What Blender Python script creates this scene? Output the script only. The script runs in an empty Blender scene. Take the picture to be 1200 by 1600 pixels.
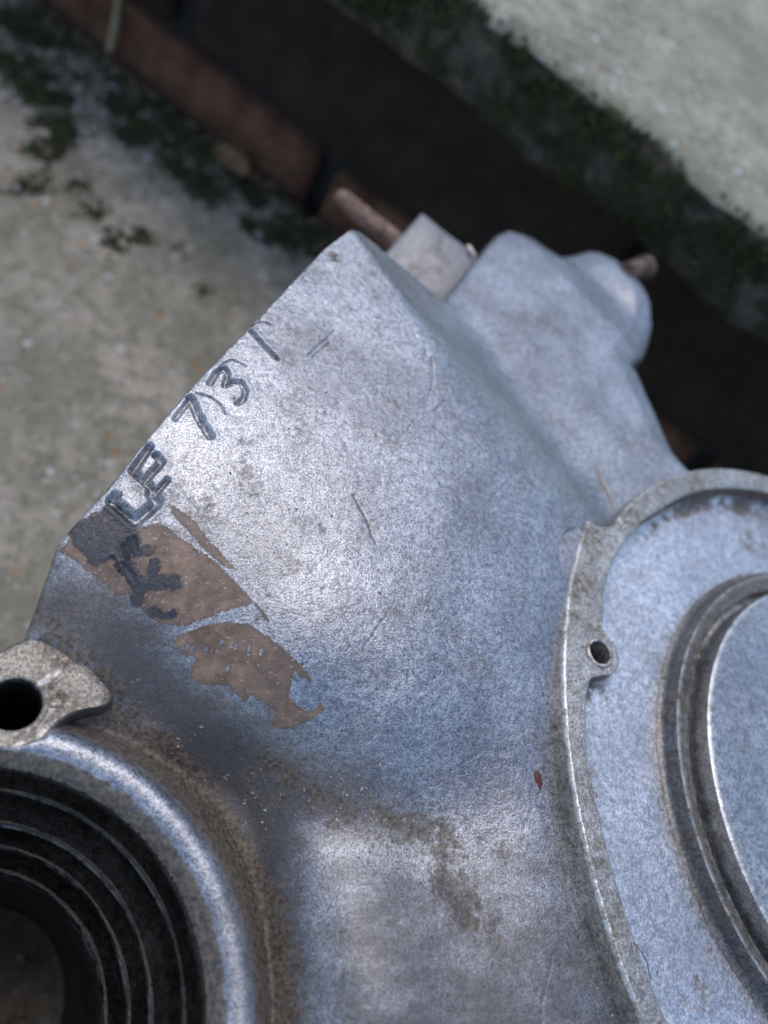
import bpy, math, random
import numpy as np
from mathutils import Vector, Matrix

S = bpy.context.scene
MM = 0.001
rnd = random.Random(7)
rng = np.random.default_rng(11)

# ------------------------------------------------------------------ camera
TH, AL = math.radians(38), math.radians(50)       # view tilt from straight down, heading in plan
st, ct, ca, sa = math.sin(TH), math.cos(TH), math.cos(AL), math.sin(AL)
fwd = Vector((st*ca, st*sa, -ct))
u0 = Vector((ct*ca, ct*sa, st)); r0 = Vector((sa, -ca, 0))
right = ca*u0 + sa*r0; up = sa*u0 - ca*r0
cd = bpy.data.cameras.new('camera'); cam = bpy.data.objects.new('camera', cd)
S.collection.objects.link(cam); S.camera = cam
cam.matrix_world = Matrix((( right.x, up.x, -fwd.x, 0), (right.y, up.y, -fwd.y, 0),
                           ( right.z, up.z, -fwd.z, 0.240), (0, 0, 0, 1)))
cd.sensor_fit = 'HORIZONTAL'; cd.sensor_width = 36; cd.lens = 36.06
cd.clip_start = 0.005; cd.clip_end = 50
cd.dof.use_dof = True; cd.dof.focus_distance = 0.119; cd.dof.aperture_fstop = 15.5

# ------------------------------------------------------------------ light
SUN_EL, SUN_AZ = math.radians(71), math.radians(352)   # azimuth measured clockwise from +Y
w = bpy.data.worlds.new('World'); S.world = w; w.use_nodes = True
nt = w.node_tree; nt.nodes.clear()
out = nt.nodes.new('ShaderNodeOutputWorld'); bg = nt.nodes.new('ShaderNodeBackground')
sky = nt.nodes.new('ShaderNodeTexSky'); sky.sky_type = 'NISHITA'; sky.sun_disc = False
sky.sun_elevation = SUN_EL; sky.sun_rotation = SUN_AZ; sky.air_density = 1.0; sky.dust_density = 1.6; sky.ozone_density = 1.1
bg.inputs['Strength'].default_value = 0.15
nt.links.new(sky.outputs[0], bg.inputs[0]); nt.links.new(bg.outputs[0], out.inputs[0])
sl = bpy.data.lights.new('sun', 'SUN'); so = bpy.data.objects.new('sun', sl); S.collection.objects.link(so)
sl.energy = 0.55; sl.angle = math.radians(22); sl.color = (1.0, 0.93, 0.86)
sd = Vector((math.cos(SUN_EL)*math.sin(SUN_AZ), math.cos(SUN_EL)*math.cos(SUN_AZ), math.sin(SUN_EL)))
so.rotation_euler = sd.to_track_quat('Z', 'Y').to_euler()
so.location = sd*2
S.view_settings.view_transform = 'Standard'; S.view_settings.look = 'None'
S.view_settings.exposure = 0.62; S.view_settings.gamma = 1.0
S.render.engine = 'CYCLES'

# ------------------------------------------------------------------ node helpers
class NT:
    def __init__(s, name):
        s.m = bpy.data.materials.new(name); s.m.use_nodes = True
        s.t = s.m.node_tree; s.t.nodes.clear()
        s.out = s.t.nodes.new('ShaderNodeOutputMaterial'); s.b = s.t.nodes.new('ShaderNodeBsdfPrincipled')
        s.t.links.new(s.b.outputs[0], s.out.inputs[0])
        tc = s.t.nodes.new('ShaderNodeTexCoord'); mp = s.t.nodes.new('ShaderNodeMapping')
        mp.inputs['Scale'].default_value = (1000, 1000, 1000)      # texture space in millimetres
        s.t.links.new(tc.outputs['Object'], mp.inputs[0]); s.co = mp.outputs[0]
    def put(s, sock, v):
        if hasattr(v, 'is_linked'): s.t.links.new(v, sock)
        elif isinstance(v, (tuple, list)): sock.default_value = (*v, 1) if len(v) == 3 and len(sock.default_value) == 4 else v
        else: sock.default_value = v
    def noise(s, scale, detail=4, rough=.6, off=0, stretch=None, dist=0):
        n = s.t.nodes.new('ShaderNodeTexNoise'); n.inputs['Scale'].default_value = scale
        n.inputs['Detail'].default_value = detail; n.inputs['Roughness'].default_value = rough; n.inputs['Distortion'].default_value = dist
        co = s.co
        if off or stretch:
            m = s.t.nodes.new('ShaderNodeMapping'); m.inputs['Location'].default_value = (off*17.3, off*9.1, off*5.7)
            if stretch: m.inputs['Rotation'].default_value = (0, 0, stretch[0]); m.inputs['Scale'].default_value = (stretch[1], stretch[2], stretch[2])
            s.t.links.new(co, m.inputs[0]); co = m.outputs[0]
        s.t.links.new(co, n.inputs['Vector']); return n.outputs[0]
    def voro(s, scale, feature='F1', off=0):
        n = s.t.nodes.new('ShaderNodeTexVoronoi'); n.feature = feature; n.inputs['Scale'].default_value = scale
        s.t.links.new(s.co, n.inputs['Vector']); return n
    def step(s, v, a, b, lo=0., hi=1.):
        n = s.t.nodes.new('ShaderNodeMapRange'); n.interpolation_type = 'SMOOTHSTEP'
        s.put(n.inputs[0], v); n.inputs[1].default_value = a; n.inputs[2].default_value = b
        n.inputs[3].default_value = lo; n.inputs[4].default_value = hi; return n.outputs[0]
    def math(s, op, a, b=0., clamp=False):
        n = s.t.nodes.new('ShaderNodeMath'); n.operation = op; n.use_clamp = clamp
        s.put(n.inputs[0], a); s.put(n.inputs[1], b); return n.outputs[0]
    def mix(s, f, a, b):
        n = s.t.nodes.new('ShaderNodeMix'); n.data_type = 'RGBA'
        s.put(n.inputs[0], f); s.put(n.inputs[6], a); s.put(n.inputs[7], b); return n.outputs[2]
    def mixf(s, f, a, b):
        n = s.t.nodes.new('ShaderNodeMix'); n.data_type = 'FLOAT'
        s.put(n.inputs[0], f); s.put(n.inputs[2], a); s.put(n.inputs[3], b); return n.outputs[0]
    def attr(s, name):
        n = s.t.nodes.new('ShaderNodeAttribute'); n.attribute_name = name; return n.outputs['Fac']
    def bump(s, h, dist, strength=1., nrm=None):
        n = s.t.nodes.new('ShaderNodeBump'); n.inputs['Strength'].default_value = strength
        n.inputs['Distance'].default_value = dist*MM; s.put(n.inputs['Height'], h)
        if nrm is not None: s.t.links.new(nrm, n.inputs['Normal'])
        return n.outputs[0]
    def set(s, color=None, metal=None, rough=None, normal=None, spec=None):
        for k, v in (('Base Color', color), ('Metallic', metal), ('Roughness', rough), ('Normal', normal), ('Specular IOR Level', spec)):
            if v is not None: s.put(s.b.inputs[k], v)
        return s.m

GRIME = (0.085, 0.062, 0.042)
def cast_metal(name, light=(.62, .63, .65), dark=(.15, .15, .16), attrs=(), grime_amt=.5, grime_scale=.12, grain=3.4, rough=.33, g_lo=.52, g_hi=.66, bump=.11, edge=0., patch=.0, gcol=((.035, .026, .018), (.16, .115, .07))):
    n = NT(name)
    g = n.noise(grain, 3, .7); g2 = n.noise(grain*.3, 4, .65, 2)
    big = n.noise(.055, 4, .6, 5)
    v = n.math('ADD', n.math('MULTIPLY', g, .74), n.math('MULTIPLY', g2, .36))
    f = n.math('ADD', n.step(v, .42, .70, 0, .88), n.math('MULTIPLY', n.noise(.42, 3, .65, 15), .30))
    f = n.math('MULTIPLY', f, n.step(big, .28, .72, .62-patch, 1.10), True)
    col = n.mix(f, dark, light)
    scr = None                                   # hairline scratches in two directions
    for k, a in enumerate((.55, 2.2)):
        q = n.step(n.noise(1.0, 2, .5, 11+k, (a, .10, 5.0)), .672, .72)
        scr = q if scr is None else n.math('MAXIMUM', scr, q)
    col = n.mix(n.math('MULTIPLY', scr, .35), col, dark)
    pits = n.step(n.noise(.95, 3, .55, 18), .695, .735)
    col = n.mix(n.math('MULTIPLY', pits, .7), col, (.06, .055, .05))
    dirt = n.math('MULTIPLY', n.step(n.noise(grime_scale, 4, .68, 3), g_lo, g_hi), n.step(n.noise(.9, 4, .7, 8), .38, .60))
    dirt = n.math('MULTIPLY', dirt, grime_amt)
    h = n.math('ADD', n.math('MULTIPLY', g, .8), n.math('MULTIPLY', g2, .9))
    metal = .9; rg = n.step(g2, .2, .8, rough-.08, rough+.12)
    if 'grime' in attrs:
        gm = n.step(n.math('ADD', n.attr('grime'), n.math('MULTIPLY', n.math('SUBTRACT', n.noise(.55, 5, .72, 4), .5), 1.5)), .38, .72)
        dirt = n.math('MAXIMUM', dirt, n.math('MULTIPLY', gm, .85))
    if 'lacquer' in attrs:
        fm = n.step(n.math('ADD', n.attr('painted_shade'), n.math('MULTIPLY', n.math('SUBTRACT', n.noise(.2, 5, .7, 16, (.65, .35, 1.)), .5), 1.0)), .1, .9)
        col = n.mix(n.math('MULTIPLY', fm, .90), col, (.070, .062, .054))  # shade painted into the metal colour, with a ragged edge
        ox = n.attr('oxide')
        om = n.step(n.math('ADD', ox, n.math('MULTIPLY', n.math('SUBTRACT', n.noise(1.1, 4, .7, 6), .5), 1.3)), .3, .8)
        col = n.mix(n.math('MULTIPLY', om, .9), col, (.035, .034, .040))
        rag = n.math('ADD', n.math('MULTIPLY', ox, 3.2), 1.3)
        ed = n.math('ADD', n.attr('lacquer'), n.math('MULTIPLY', n.math('SUBTRACT', n.noise(1.1, 6, .78, 7), .5), rag))
        lm = n.step(ed, -.10, .05, 1., 0.)
        pit = n.step(n.noise(1.7, 3, .6, 9, (.6, .6, 1.3)), .655, .69)
        lm = n.math('SUBTRACT', lm, pit, True)
    col = n.mix(dirt, col, n.mix(n.step(n.noise(1.3, 3, .6, 6), .35, .65), *gcol))
    metal = n.math('SUBTRACT', metal, n.math('MULTIPLY', dirt, .7))
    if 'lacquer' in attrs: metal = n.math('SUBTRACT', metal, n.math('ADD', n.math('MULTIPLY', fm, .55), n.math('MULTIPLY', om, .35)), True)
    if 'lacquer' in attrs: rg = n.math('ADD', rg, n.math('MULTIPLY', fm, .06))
    rg = n.math('ADD', rg, n.math('MULTIPLY', dirt, .2))
    if edge:
        geo = n.t.nodes.new('ShaderNodeNewGeometry')
        ew = n.math('MULTIPLY', n.step(geo.outputs['Pointiness'], .515, .56), n.step(n.noise(.5, 4, .7, 19), .38, .58))
        col = n.mix(n.math('MULTIPLY', ew, edge), col, (.75, .74, .72))
    if 'lacquer' in attrs:
        lc = n.mix(n.step(n.noise(.35, 5, .7, 12), .32, .68), (.125, .080, .052), (.29, .19, .125))
        lc = n.mix(n.step(n.noise(.09, 5, .7, 21), .42, .62, 0, .55), lc, (.12, .085, .062))
        lc = n.mix(n.step(ed, -.55, -.12, 0, .45), lc, (.10, .068, .048))
        spk = n.step(n.noise(2.3, 2, .5, 13), .655, .70)
        lc = n.mix(n.math('MULTIPLY', spk, .7), lc, (.45, .42, .40))
        col = n.mix(lm, col, lc)
        metal = n.math('MULTIPLY', metal, n.math('SUBTRACT', 1., lm))
        rg = n.mixf(lm, rg, .38)
        col = n.mix(n.math('MULTIPLY', n.attr('scratch'), .85, True), col, (.03, .03, .035))
        h = n.math('ADD', n.math('MULTIPLY', n.math('MULTIPLY', h, bump), n.math('SUBTRACT', 1., n.math('MULTIPLY', lm, .6))), n.math('MULTIPLY', lm, .09))
        nb = n.bump(h, 1.)
    else:
        nb = n.bump(h, bump)
    return n.set(col, metal, rg, nb)

def plain(name, c0, c1, scale, metal=0., rough=.8, bump=.2, bscale=None, detail=5):
    n = NT(name); a = n.noise(scale, detail, .65)
    return n.set(n.mix(n.step(a, .3, .7), c0, c1), metal, rough, n.bump(n.noise(bscale or scale*2, 5, .65, 3), bump))

# ------------------------------------------------------------------ object helpers
def link(o, parent=None):
    S.collection.objects.link(o)
    if parent: o.parent = parent
    return o
def mesh(name, V, F, mat, parent=None, attrs=None, smooth=True, sharp=None):
    me = bpy.data.meshes.new(name)
    V = np.asarray(V, dtype=np.float64)*MM
    if isinstance(F, np.ndarray):
        k = F.shape[1]; me.vertices.add(len(V)); me.vertices.foreach_set('co', V.astype(np.float32).ravel())
        me.loops.add(F.size); me.loops.foreach_set('vertex_index', F.astype(np.int32).ravel())
        me.polygons.add(len(F)); me.polygons.foreach_set('loop_start', np.arange(0, F.size, k, dtype=np.int32))
        me.update(calc_edges=True)
    else:
        me.from_pydata([tuple(v) for v in V], [], F)
    me.validate()
    if smooth: me.shade_smooth()
    for k, a in (attrs or {}).items():
        at = me.attributes.new(k, 'FLOAT', 'POINT'); at.data.foreach_set('value', np.asarray(a, dtype=np.float32))
    me.materials.append(mat)
    if sharp: me.set_sharp_from_angle(angle=math.radians(sharp))
    return link(bpy.data.objects.new(name, me), parent)
def empty(name, loc=(0, 0, 0)):
    o = bpy.data.objects.new(name, None); o.location = Vector(loc)*MM; o.empty_display_size = .01
    return link(o)
def tag(o, label=None, cat=None, group=None, kind=None):
    for k, v in (('label', label), ('category', cat), ('group', group), ('kind', kind)):
        if v: o[k] = v
    return o
def grid_faces(n, m, close=False):
    """n loops of m points"""
    i = np.arange(n-1)[:, None]; j = np.arange(m if close else m-1)[None]
    a = i*m+j; b = i*m+(j+1) % m
    return np.stack([a, b, b+m, a+m], -1).reshape(-1, 4)
def lathe(name, prof, mat, parent, loc, n=180, wob=0.):
    ph = np.linspace(0, 2*np.pi, n, endpoint=False)
    V = []
    for k, (r, z) in enumerate(prof):
        rr = r + wob*np.sin(ph*7+k)*np.sin(ph*3)
        V.append(np.stack([loc[0]+rr*np.cos(ph), loc[1]+rr*np.sin(ph), np.full(n, loc[2]+z)], -1))
    return mesh(name, np.concatenate(V), grid_faces(len(prof), n, True), mat, parent, sharp=38)
def tube(name, pts, rad, mat, parent=None, n=10, cap=True):
    P = [Vector(p) for p in pts]; V = []; F = []
    for i, p in enumerate(P):
        t = (P[min(i+1, len(P)-1)]-P[max(i-1, 0)]).normalized()
        a = t.orthogonal().normalized() if i == 0 else (a - t*a.dot(t)).normalized()
        b = t.cross(a); r = rad[i] if isinstance(rad, (list, tuple)) else rad
        for k in range(n):
            q = p + (a*math.cos(2*math.pi*k/n)+b*math.sin(2*math.pi*k/n))*r; V.append(tuple(q))
    for i in range(len(P)-1):
        for k in range(n): F.append((i*n+k, i*n+(k+1) % n, (i+1)*n+(k+1) % n, (i+1)*n+k))
    if cap: F.append(tuple(range(n))[::-1]); F.append(tuple(range((len(P)-1)*n, len(P)*n)))
    return mesh(name, V, F, mat, parent, sharp=50)

def vnoise(x, y, seed=0):
    """smooth 2-D value noise"""
    r = np.random.default_rng(seed); T = r.random((64, 64))
    xi = np.floor(x).astype(int); yi = np.floor(y).astype(int); fx = x-xi; fy = y-yi
    fx = fx*fx*(3-2*fx); fy = fy*fy*(3-2*fy)
    g = lambda a, b: T[a % 64, b % 64]
    return (g(xi, yi)*(1-fx)+g(xi+1, yi)*fx)*(1-fy)+(g(xi, yi+1)*(1-fx)+g(xi+1, yi+1)*fx)*fy - .5
def fbm(x, y, seed=0, o=4):
    return sum(vnoise(x*2**k, y*2**k, seed+k)*.5**k for k in range(o))
def sstep(x, a, b):
    t = np.clip((x-a)/(b-a), 0, 1); return t*t*(3-2*t)
def smax(a, b, k):
    h = np.clip(.5+.5*(a-b)/k, 0, 1); return b*(1-h)+a*h+k*h*(1-h)
def smin(a, b, k): return -smax(-a, -b, k)
def poly_sdf(px, py, poly):
    """signed distance to a closed polygon, negative inside"""
    P = np.asarray(poly, float)[:, :2]; Q = np.roll(P, -1, 0)
    d = np.full(px.shape, 1e9); ins = np.zeros(px.shape, bool)
    for (ax, ay), (bx, by) in zip(P, Q):
        ex, ey = bx-ax, by-ay; wx, wy = px-ax, py-ay
        t = np.clip((wx*ex+wy*ey)/(ex*ex+ey*ey+1e-12), 0, 1)
        d = np.minimum(d, (wx-ex*t)**2+(wy-ey*t)**2)
        c = (ay <= py) != (by <= py)
        if ey: ins ^= c & (px < ax+ex*(py-ay)/ey)
    d = np.sqrt(d); return np.where(ins, -d, d)
def line_dist(px, py, pts):
    P = np.asarray(pts, float)[:, :2]; d = np.full(px.shape, 1e9); tt = np.zeros(px.shape)
    L = 0
    for (ax, ay), (bx, by) in zip(P[:-1], P[1:]):
        ex, ey = bx-ax, by-ay; wx, wy = px-ax, py-ay
        t = np.clip((wx*ex+wy*ey)/(ex*ex+ey*ey+1e-12), 0, 1); q = (wx-ex*t)**2+(wy-ey*t)**2
        d = np.minimum(d, q)
    return np.sqrt(d)
def near(px, py, pts, r):
    P = np.asarray(pts)[:, :2]
    return (px > P[:, 0].min()-r) & (px < P[:, 0].max()+r) & (py > P[:, 1].min()-r) & (py < P[:, 1].max()+r)
def catmull(pts, sub, closed=True):
    P = np.asarray(pts, float); n = len(P); o = []
    rngi = range(n) if closed else range(n-1)
    for i in rngi:
        if closed: a, b, c, d = P[i-1], P[i], P[(i+1) % n], P[(i+2) % n]
        else: a, b, c, d = P[max(i-1, 0)], P[i], P[i+1], P[min(i+2, n-1)]
        for k in range(sub):
            t = k/sub; o.append(.5*((2*b)+(c-a)*t+(2*a-5*b+4*c-d)*t*t+(3*b-a-3*c+d)*t**3))
    if not closed: o.append(P[-1])
    return np.array(o)

# ------------------------------------------------------------------ setting: steps in plan frame along the riser
Z0 = 135.0                                   # height of the casting's flange plane above the tread
DS = np.array([0.79782, -0.60290]); DT = np.array([0.60290, 0.79782])
RISER = 311.0
def st2xy(s, t): return np.stack([s*DS[0]+t*DT[0], s*DS[1]+t*DT[1]], -1)

def concrete(name, bright=1., warm=(1., 1., 1.), stain=False, moss_col=((.012, .016, .004), (.050, .055, .012))):
    n = NT(name); C = lambda *c: tuple(bright*x*w_ for x, w_ in zip(c, warm))
    a = n.noise(.030, 5, .65); b = n.noise(.17, 5, .72, 2); c = n.noise(.8, 4, .75, 3)
    col = n.mix(n.step(a, .38, .62), C(.23, .225, .185), C(.43, .40, .35))
    col = n.mix(n.step(b, .44, .62, 0, .75), col, C(.15, .15, .115))
    col = n.mix(n.step(c, .52, .66, 0, .55), col, C(.60, .57, .52))
    for sc_, lo, pal in ((.16, .57, ((.72, .71, .70), (.50, .44, .36))), (.42, .60, ((.75, .74, .72), (.10, .095, .08)))):
        vv = n.voro(sc_); ag = n.step(vv.outputs['Distance'], .14, .34, 1, 0)
        rc = n.t.nodes.new('ShaderNodeSeparateColor'); n.t.links.new(vv.outputs['Color'], rc.inputs[0])
        col = n.mix(n.math('MULTIPLY', ag, n.step(rc.outputs[0], lo, lo+.03)), col, n.mix(n.step(rc.outputs[1], .45, .55), *pal))
        if sc_ < .2: col = n.mix(n.math('MULTIPLY', ag, n.step(rc.outputs[2], .94, .96)), col, (.45, .22, .07))
    gr = n.step(n.noise(.020, 4, .6, 8), .40, .62, 0, .42)
    col = n.mix(gr, col, C(.18, .19, .135))
    ma = n.attr('moss')
    if stain: col = n.mix(n.step(ma, .2, .33, 0, .92), col, n.mix(n.step(b, .4, .65), (.028, .022, .015), (.13, .105, .075)))
    mm = n.step(n.math('ADD', ma, n.math('MULTIPLY', n.math('SUBTRACT', n.noise(.075, 5, .72, 5), .5), 2.1)), .44, .56)
    col = n.mix(mm, col, n.mix(n.step(n.noise(.4, 4, .75, 6), .35, .7), *moss_col))
    hh = n.math('ADD', n.math('ADD', b, n.math('MULTIPLY', c, .6)), n.math('MULTIPLY', mm, .5))
    return n.set(col, 0., n.step(c, .3, .7, .55, .9), n.bump(hh, 2.6))

M_TREAD = concrete('mossy_concrete', 1.2, (1.06, 1., .92))
M_SLAB = concrete('slab_concrete', 1.25, (1.03, 1.02, .86), True)

def sweep_profile(name, prof, s0, s1, ns, mat, amp, seed, mossf):
    """a slab: closed profile in (t, z) carried along the riser with a rough skin"""
    prof = np.asarray(prof, float); s = np.linspace(s0, s1, ns); m = len(prof)
    ss = np.repeat(s[:, None], m, 1); tt = np.repeat(prof[None, :, 0], ns, 0); zz = np.repeat(prof[None, :, 1], ns, 0)
    a = amp(tt, zz)
    arc = np.cumsum(np.r_[0, np.hypot(*np.diff(prof, axis=0).T)])[None]
    n1 = fbm(ss*.03, arc*.05+seed, seed, 5); n2 = fbm(ss*.035+50, arc*.05, seed+9, 5)
    tt = tt+a*n1*2; zz = zz+a*n2*1.2
    xy = st2xy(ss, tt)
    V = np.concatenate([xy, zz[..., None]], -1).reshape(-1, 3)
    return mesh(name, V, grid_faces(ns, m, False), mat, None, {'moss': mossf(ss, tt, zz).ravel()})

# lower step (tread): top sheet, back edge turning down into the gap before the bricks
tp = [(-420, -60), (-420, 0)] + [(x, 0) for x in np.linspace(-400, 250, 40)] + [(x, 0) for x in np.linspace(254, 300, 24)] + [(303, -.6), (304.6, -2.2), (305.2, -5), (305.3, -14), (305.3, -30), (305.3, -60)]
MOSS_XY = np.array([(-33.94,382.29,-135),(-37.09,350.96,-135),(-24.27,339.30,-135),(-15.72,316.86,-135),(-16.94,302.76,-135),(-12.04,385.19,-135),(10.46,345.41,-135),(21.03,331.89,-135),(32.83,321.37,-135),(46.10,307.11,-135),(4.39,270.48,-135),(13.87,258.80,-135),(23.22,260.14,-135),(48.05,239.67,-135),(35.24,260.43,-135),(-19.54,279.25,-135),(-4.15,284.68,-135),(72.64,291.57,-135),(84.72,287.42,-135),(-28.76,267.28,-135)])[:, :2]
MOSS_SPOTS = [(p@DS, p@DT, r) for p, r in zip(MOSS_XY, (20, 18, 18, 14, 11, 17, 14, 17, 16, 16, 8, 9, 8, 5, 5, 8, 7, 10, 9, 6))]
def tread_moss(s, t, z):
    return np.maximum(np.clip(.62-.011*(305-t) + .35*fbm(s*.018, t*.018, 40, 3), 0, .60)*sstep(t, 120, 230),
        np.max([.72*np.exp(-(((s-a)**2+(t-b)**2)/r**2)) for a, b, r in MOSS_SPOTS], 0))
tread = sweep_profile('lower_step', tp, -520, 620, 420, M_TREAD, lambda t, z: .7+1.2*sstep(t, 285, 306), 3, tread_moss)
tag(tread, 'pale mossy concrete step that the casting lies on', kind='structure')
# upper step (slab with nosing)
fp = [(900, 103), (345, 103), (300, 103.2)] + [(x, 103.4) for x in np.linspace(292, 276, 8)] + [(273, 104.5), (271.2, 107)] + [(271, z) for z in np.linspace(109.5, 129, 10)] + [(271.4, 131.5), (272.6, 134), (275.5, 135.6)] + [(x, 136) for x in np.linspace(279, 360, 30)] + [(x, 136) for x in np.linspace(366, 560, 40)] + [(900, 136)]
def slab_moss(s, t, z):
    return np.where((z < 133) & (t < 290), .50+.25*fbm(s*.03, z*.06, 60, 3), .04)
slab = sweep_profile('upper_step', fp, -520, 620, 520, M_SLAB, lambda t, z: np.where((t < 290), 3.2, .35+2.0*(1-sstep(t, 285, 310))), 21, slab_moss)
tag(slab, 'sunlit pale concrete slab with a mossy front edge', kind='structure')

# brick riser
wall = empty('brick_wall', (*st2xy(0., RISER+50.), 0))
tag(wall, 'dark weathered brick riser between the two concrete steps', 'brick wall')
def brick_mat(name, c0, c1, c2):
    n = NT(name); a = n.noise(.05, 5, .65); b = n.noise(.3, 5, .7, 2)
    col = n.mix(n.step(a, .35, .65), c0, c1); col = n.mix(n.step(b, .5, .7, 0, .7), col, c2)
    return n.set(col, 0., .9, n.bump(b, 1.6))
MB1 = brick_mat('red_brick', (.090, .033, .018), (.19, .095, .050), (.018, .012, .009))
MB2 = brick_mat('shaded_brick', (.017, .011, .007), (.040, .028, .017), (.010, .007, .005))  # upper course: shade under the nosing painted into the brick colour
MMOR = plain('old_mortar', (.012, .011, .010), (.03, .027, .023), .2, bump=1.2)
def brick_mesh(L, Hh, D, mat, seed):
    # a box with worn, rounded arrises: rings of a superellipse-like section along the length
    rr = np.random.default_rng(seed)
    xs = [-L/2, -L/2+.8, -L/2+3] + list(np.linspace(-L/2+12, L/2-12, 8)) + [L/2-3, L/2-.8, L/2]
    ins = [2.6, .9, 0] + [0]*8 + [0, .9, 2.6]
    V = []
    for x, i in zip(xs, ins):
        sec = [(0, 3), (0, Hh*.33), (0, Hh*.66), (0, Hh-3), (.9, Hh-.9), (3, Hh), (D, Hh), (D, 0), (3, 0), (.9, .9)]
        for (t, z) in sec:
            tt = t+(i if t < D/2 else 0); zz = min(max(z, i), Hh-i)
            V.append((x+rr.normal(0, .3), tt+rr.normal(0, .45), zz+rr.normal(0, .35)))
    m = 10; F = [tuple(f) for f in grid_faces(len(xs), m, True).tolist()]
    F += [tuple(range(m))[::-1], tuple(range((len(xs)-1)*m, len(xs)*m))]
    me = bpy.data.meshes.new('brick'); me.from_pydata([(v[0]*MM, v[1]*MM, v[2]*MM) for v in V], [], F); me.validate(); me.shade_smooth(); me.materials.append(mat)
    return me
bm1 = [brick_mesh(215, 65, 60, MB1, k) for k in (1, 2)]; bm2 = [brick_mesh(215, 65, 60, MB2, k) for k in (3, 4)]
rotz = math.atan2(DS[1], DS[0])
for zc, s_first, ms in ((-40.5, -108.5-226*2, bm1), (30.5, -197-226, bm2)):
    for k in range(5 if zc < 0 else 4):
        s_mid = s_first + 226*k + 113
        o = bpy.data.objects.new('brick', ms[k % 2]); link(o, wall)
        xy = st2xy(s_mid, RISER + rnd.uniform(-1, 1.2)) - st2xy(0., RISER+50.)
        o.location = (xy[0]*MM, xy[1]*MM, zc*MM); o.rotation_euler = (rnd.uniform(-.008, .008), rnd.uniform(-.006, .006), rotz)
mv = []
for s_ in (-560, 560):
    for t_ in (RISER+7, RISER+90):
        for z_ in (-58, 102.6):
            q = st2xy(s_, t_)-st2xy(0., RISER+50.); mv.append((q[0], q[1], z_))
mesh('mortar', mv, [(0, 1, 3, 2), (4, 6, 7, 5), (0, 4, 5, 1), (2, 3, 7, 6), (0, 2, 6, 4), (1, 5, 7, 3)], MMOR, wall, smooth=False)

# ------------------------------------------------------------------ the casting
case = empty('crankcase', (0, 0, 0))
tag(case, 'worn grey aluminium crankcase casting stamped LE 731 along its edge', 'crankcase')
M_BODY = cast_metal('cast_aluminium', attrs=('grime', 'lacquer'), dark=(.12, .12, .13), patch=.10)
M_HOUS = cast_metal('pale_aluminium', (.90, .905, .91), (.30, .30, .31), ('grime',), .75, .10, 2.2, .35, .60, .68, patch=.1)
M_FLNG = cast_metal('flange_aluminium', (.62, .60, .55), (.19, .165, .13), (), .8, .16, 2.2, .36, .43, .60, edge=.7)
M_RING = cast_metal('stained_aluminium', (.42, .37, .31), (.10, .085, .065), (), .85, .20, 2.0, .42, .40, .6, edge=.8)
M_WALL = cast_metal('stained_wall', (.30, .23, .21), (.09, .065, .06), (), .8, .2, 1.5, .45, .42, .6)
M_SHO = cast_metal('grimy_shoulder', (.30, .29, .28), (.09, .085, .08), (), .7, .2, 1.8, .45, .45, .62)
M_SIDE = cast_metal('side_lug_aluminium', (.30, .31, .32), (.14, .14, .145), (), .5, .12, 1.6, .5, .5, .66)
M_DISC = cast_metal('disc_aluminium', (.56, .57, .58), (.20, .20, .21), (), .65, .14, 1.9, .38, .57, .69, edge=.6)
M_BORE = cast_metal('shade_darkened_aluminium', (.055, .047, .038), (.022, .019, .016), (), .8, .12, 2.0, .36, .25, .75, edge=.35, gcol=((.010, .008, .006), (.038, .028, .018)))  # bore grime, with the shade inside the bore put into the colour too
M_LUG = cast_metal('lug_aluminium', (.33, .31, .28), (.08, .072, .062), (), .9, .09, 2.4, .42, .40, .60, edge=.4)
M_RUST = plain('rusty_steel', (.11, .06, .042), (.29, .19, .145), .35, .2, .7, .25)
M_NUT = plain('rusty_nut', (.07, .04, .028), (.20, .14, .10), .4, .5, .5, .2)
M_BOLT = plain('dull_steel', (.20, .13, .09), (.5, .46, .42), .4, .8, .42, .1)
M_RED = plain('red_paint', (.06, .012, .010), (.11, .025, .02), .8, 0., .5, .1)

BORE = np.array([-7.3, -8.0]); BORE_R = 31.6

# --- round housing outline, polar about its middle
HC = np.array([150.0, 18.0])
def ray_circle(phi, c, R):
    dx, dy = np.cos(phi), np.sin(phi); ox, oy = HC[0]-c[0], HC[1]-c[1]
    b = ox*dx+oy*dy; return -b+np.sqrt(np.maximum(b*b-(ox*ox+oy*oy-R*R), 0))
NPH = 1500
PH = np.linspace(0, 2*np.pi, NPH, endpoint=False)
PHs = (PH+np.pi) % (2*np.pi)-np.pi
r_top = ray_circle(PH, (149.15, 22.88), 62.8)         # upper rim circle
r_low = ray_circle(PH, (180.1, 10.5), 100.0)          # large arc of the lower flange
ear_o = [(95.67,68.11,0)]
ear_phi = math.atan2(ear_o[0][1]-HC[1], ear_o[0][0]-HC[0])
a_ = PH-ear_phi                                        # >0: past the ear towards the lower flange (counter-clockwise)
r_right = 62.0
r_out = np.where(a_ < 0, r_top, r_low)
rejoin = (PH > ear_phi) & (r_low > 95)
r_out = np.where(PH > 4.45, np.minimum(r_out, 96), r_out)
r_out = np.where(PH > 4.45, r_out+(r_top[0]-r_out)*sstep(PH, 4.6, 6.1), r_out)
notch = np.exp(-((PH-(ear_phi-.055))/.045)**2)         # small notch between rim and ear
r_out = r_out + 3.2*np.exp(-((PH-ear_phi-.012)/.05)**2)*(a_ < 0) - .6*notch
r_out = r_out + .10*fbm(PH*60, PH*0, 5, 3)
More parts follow.
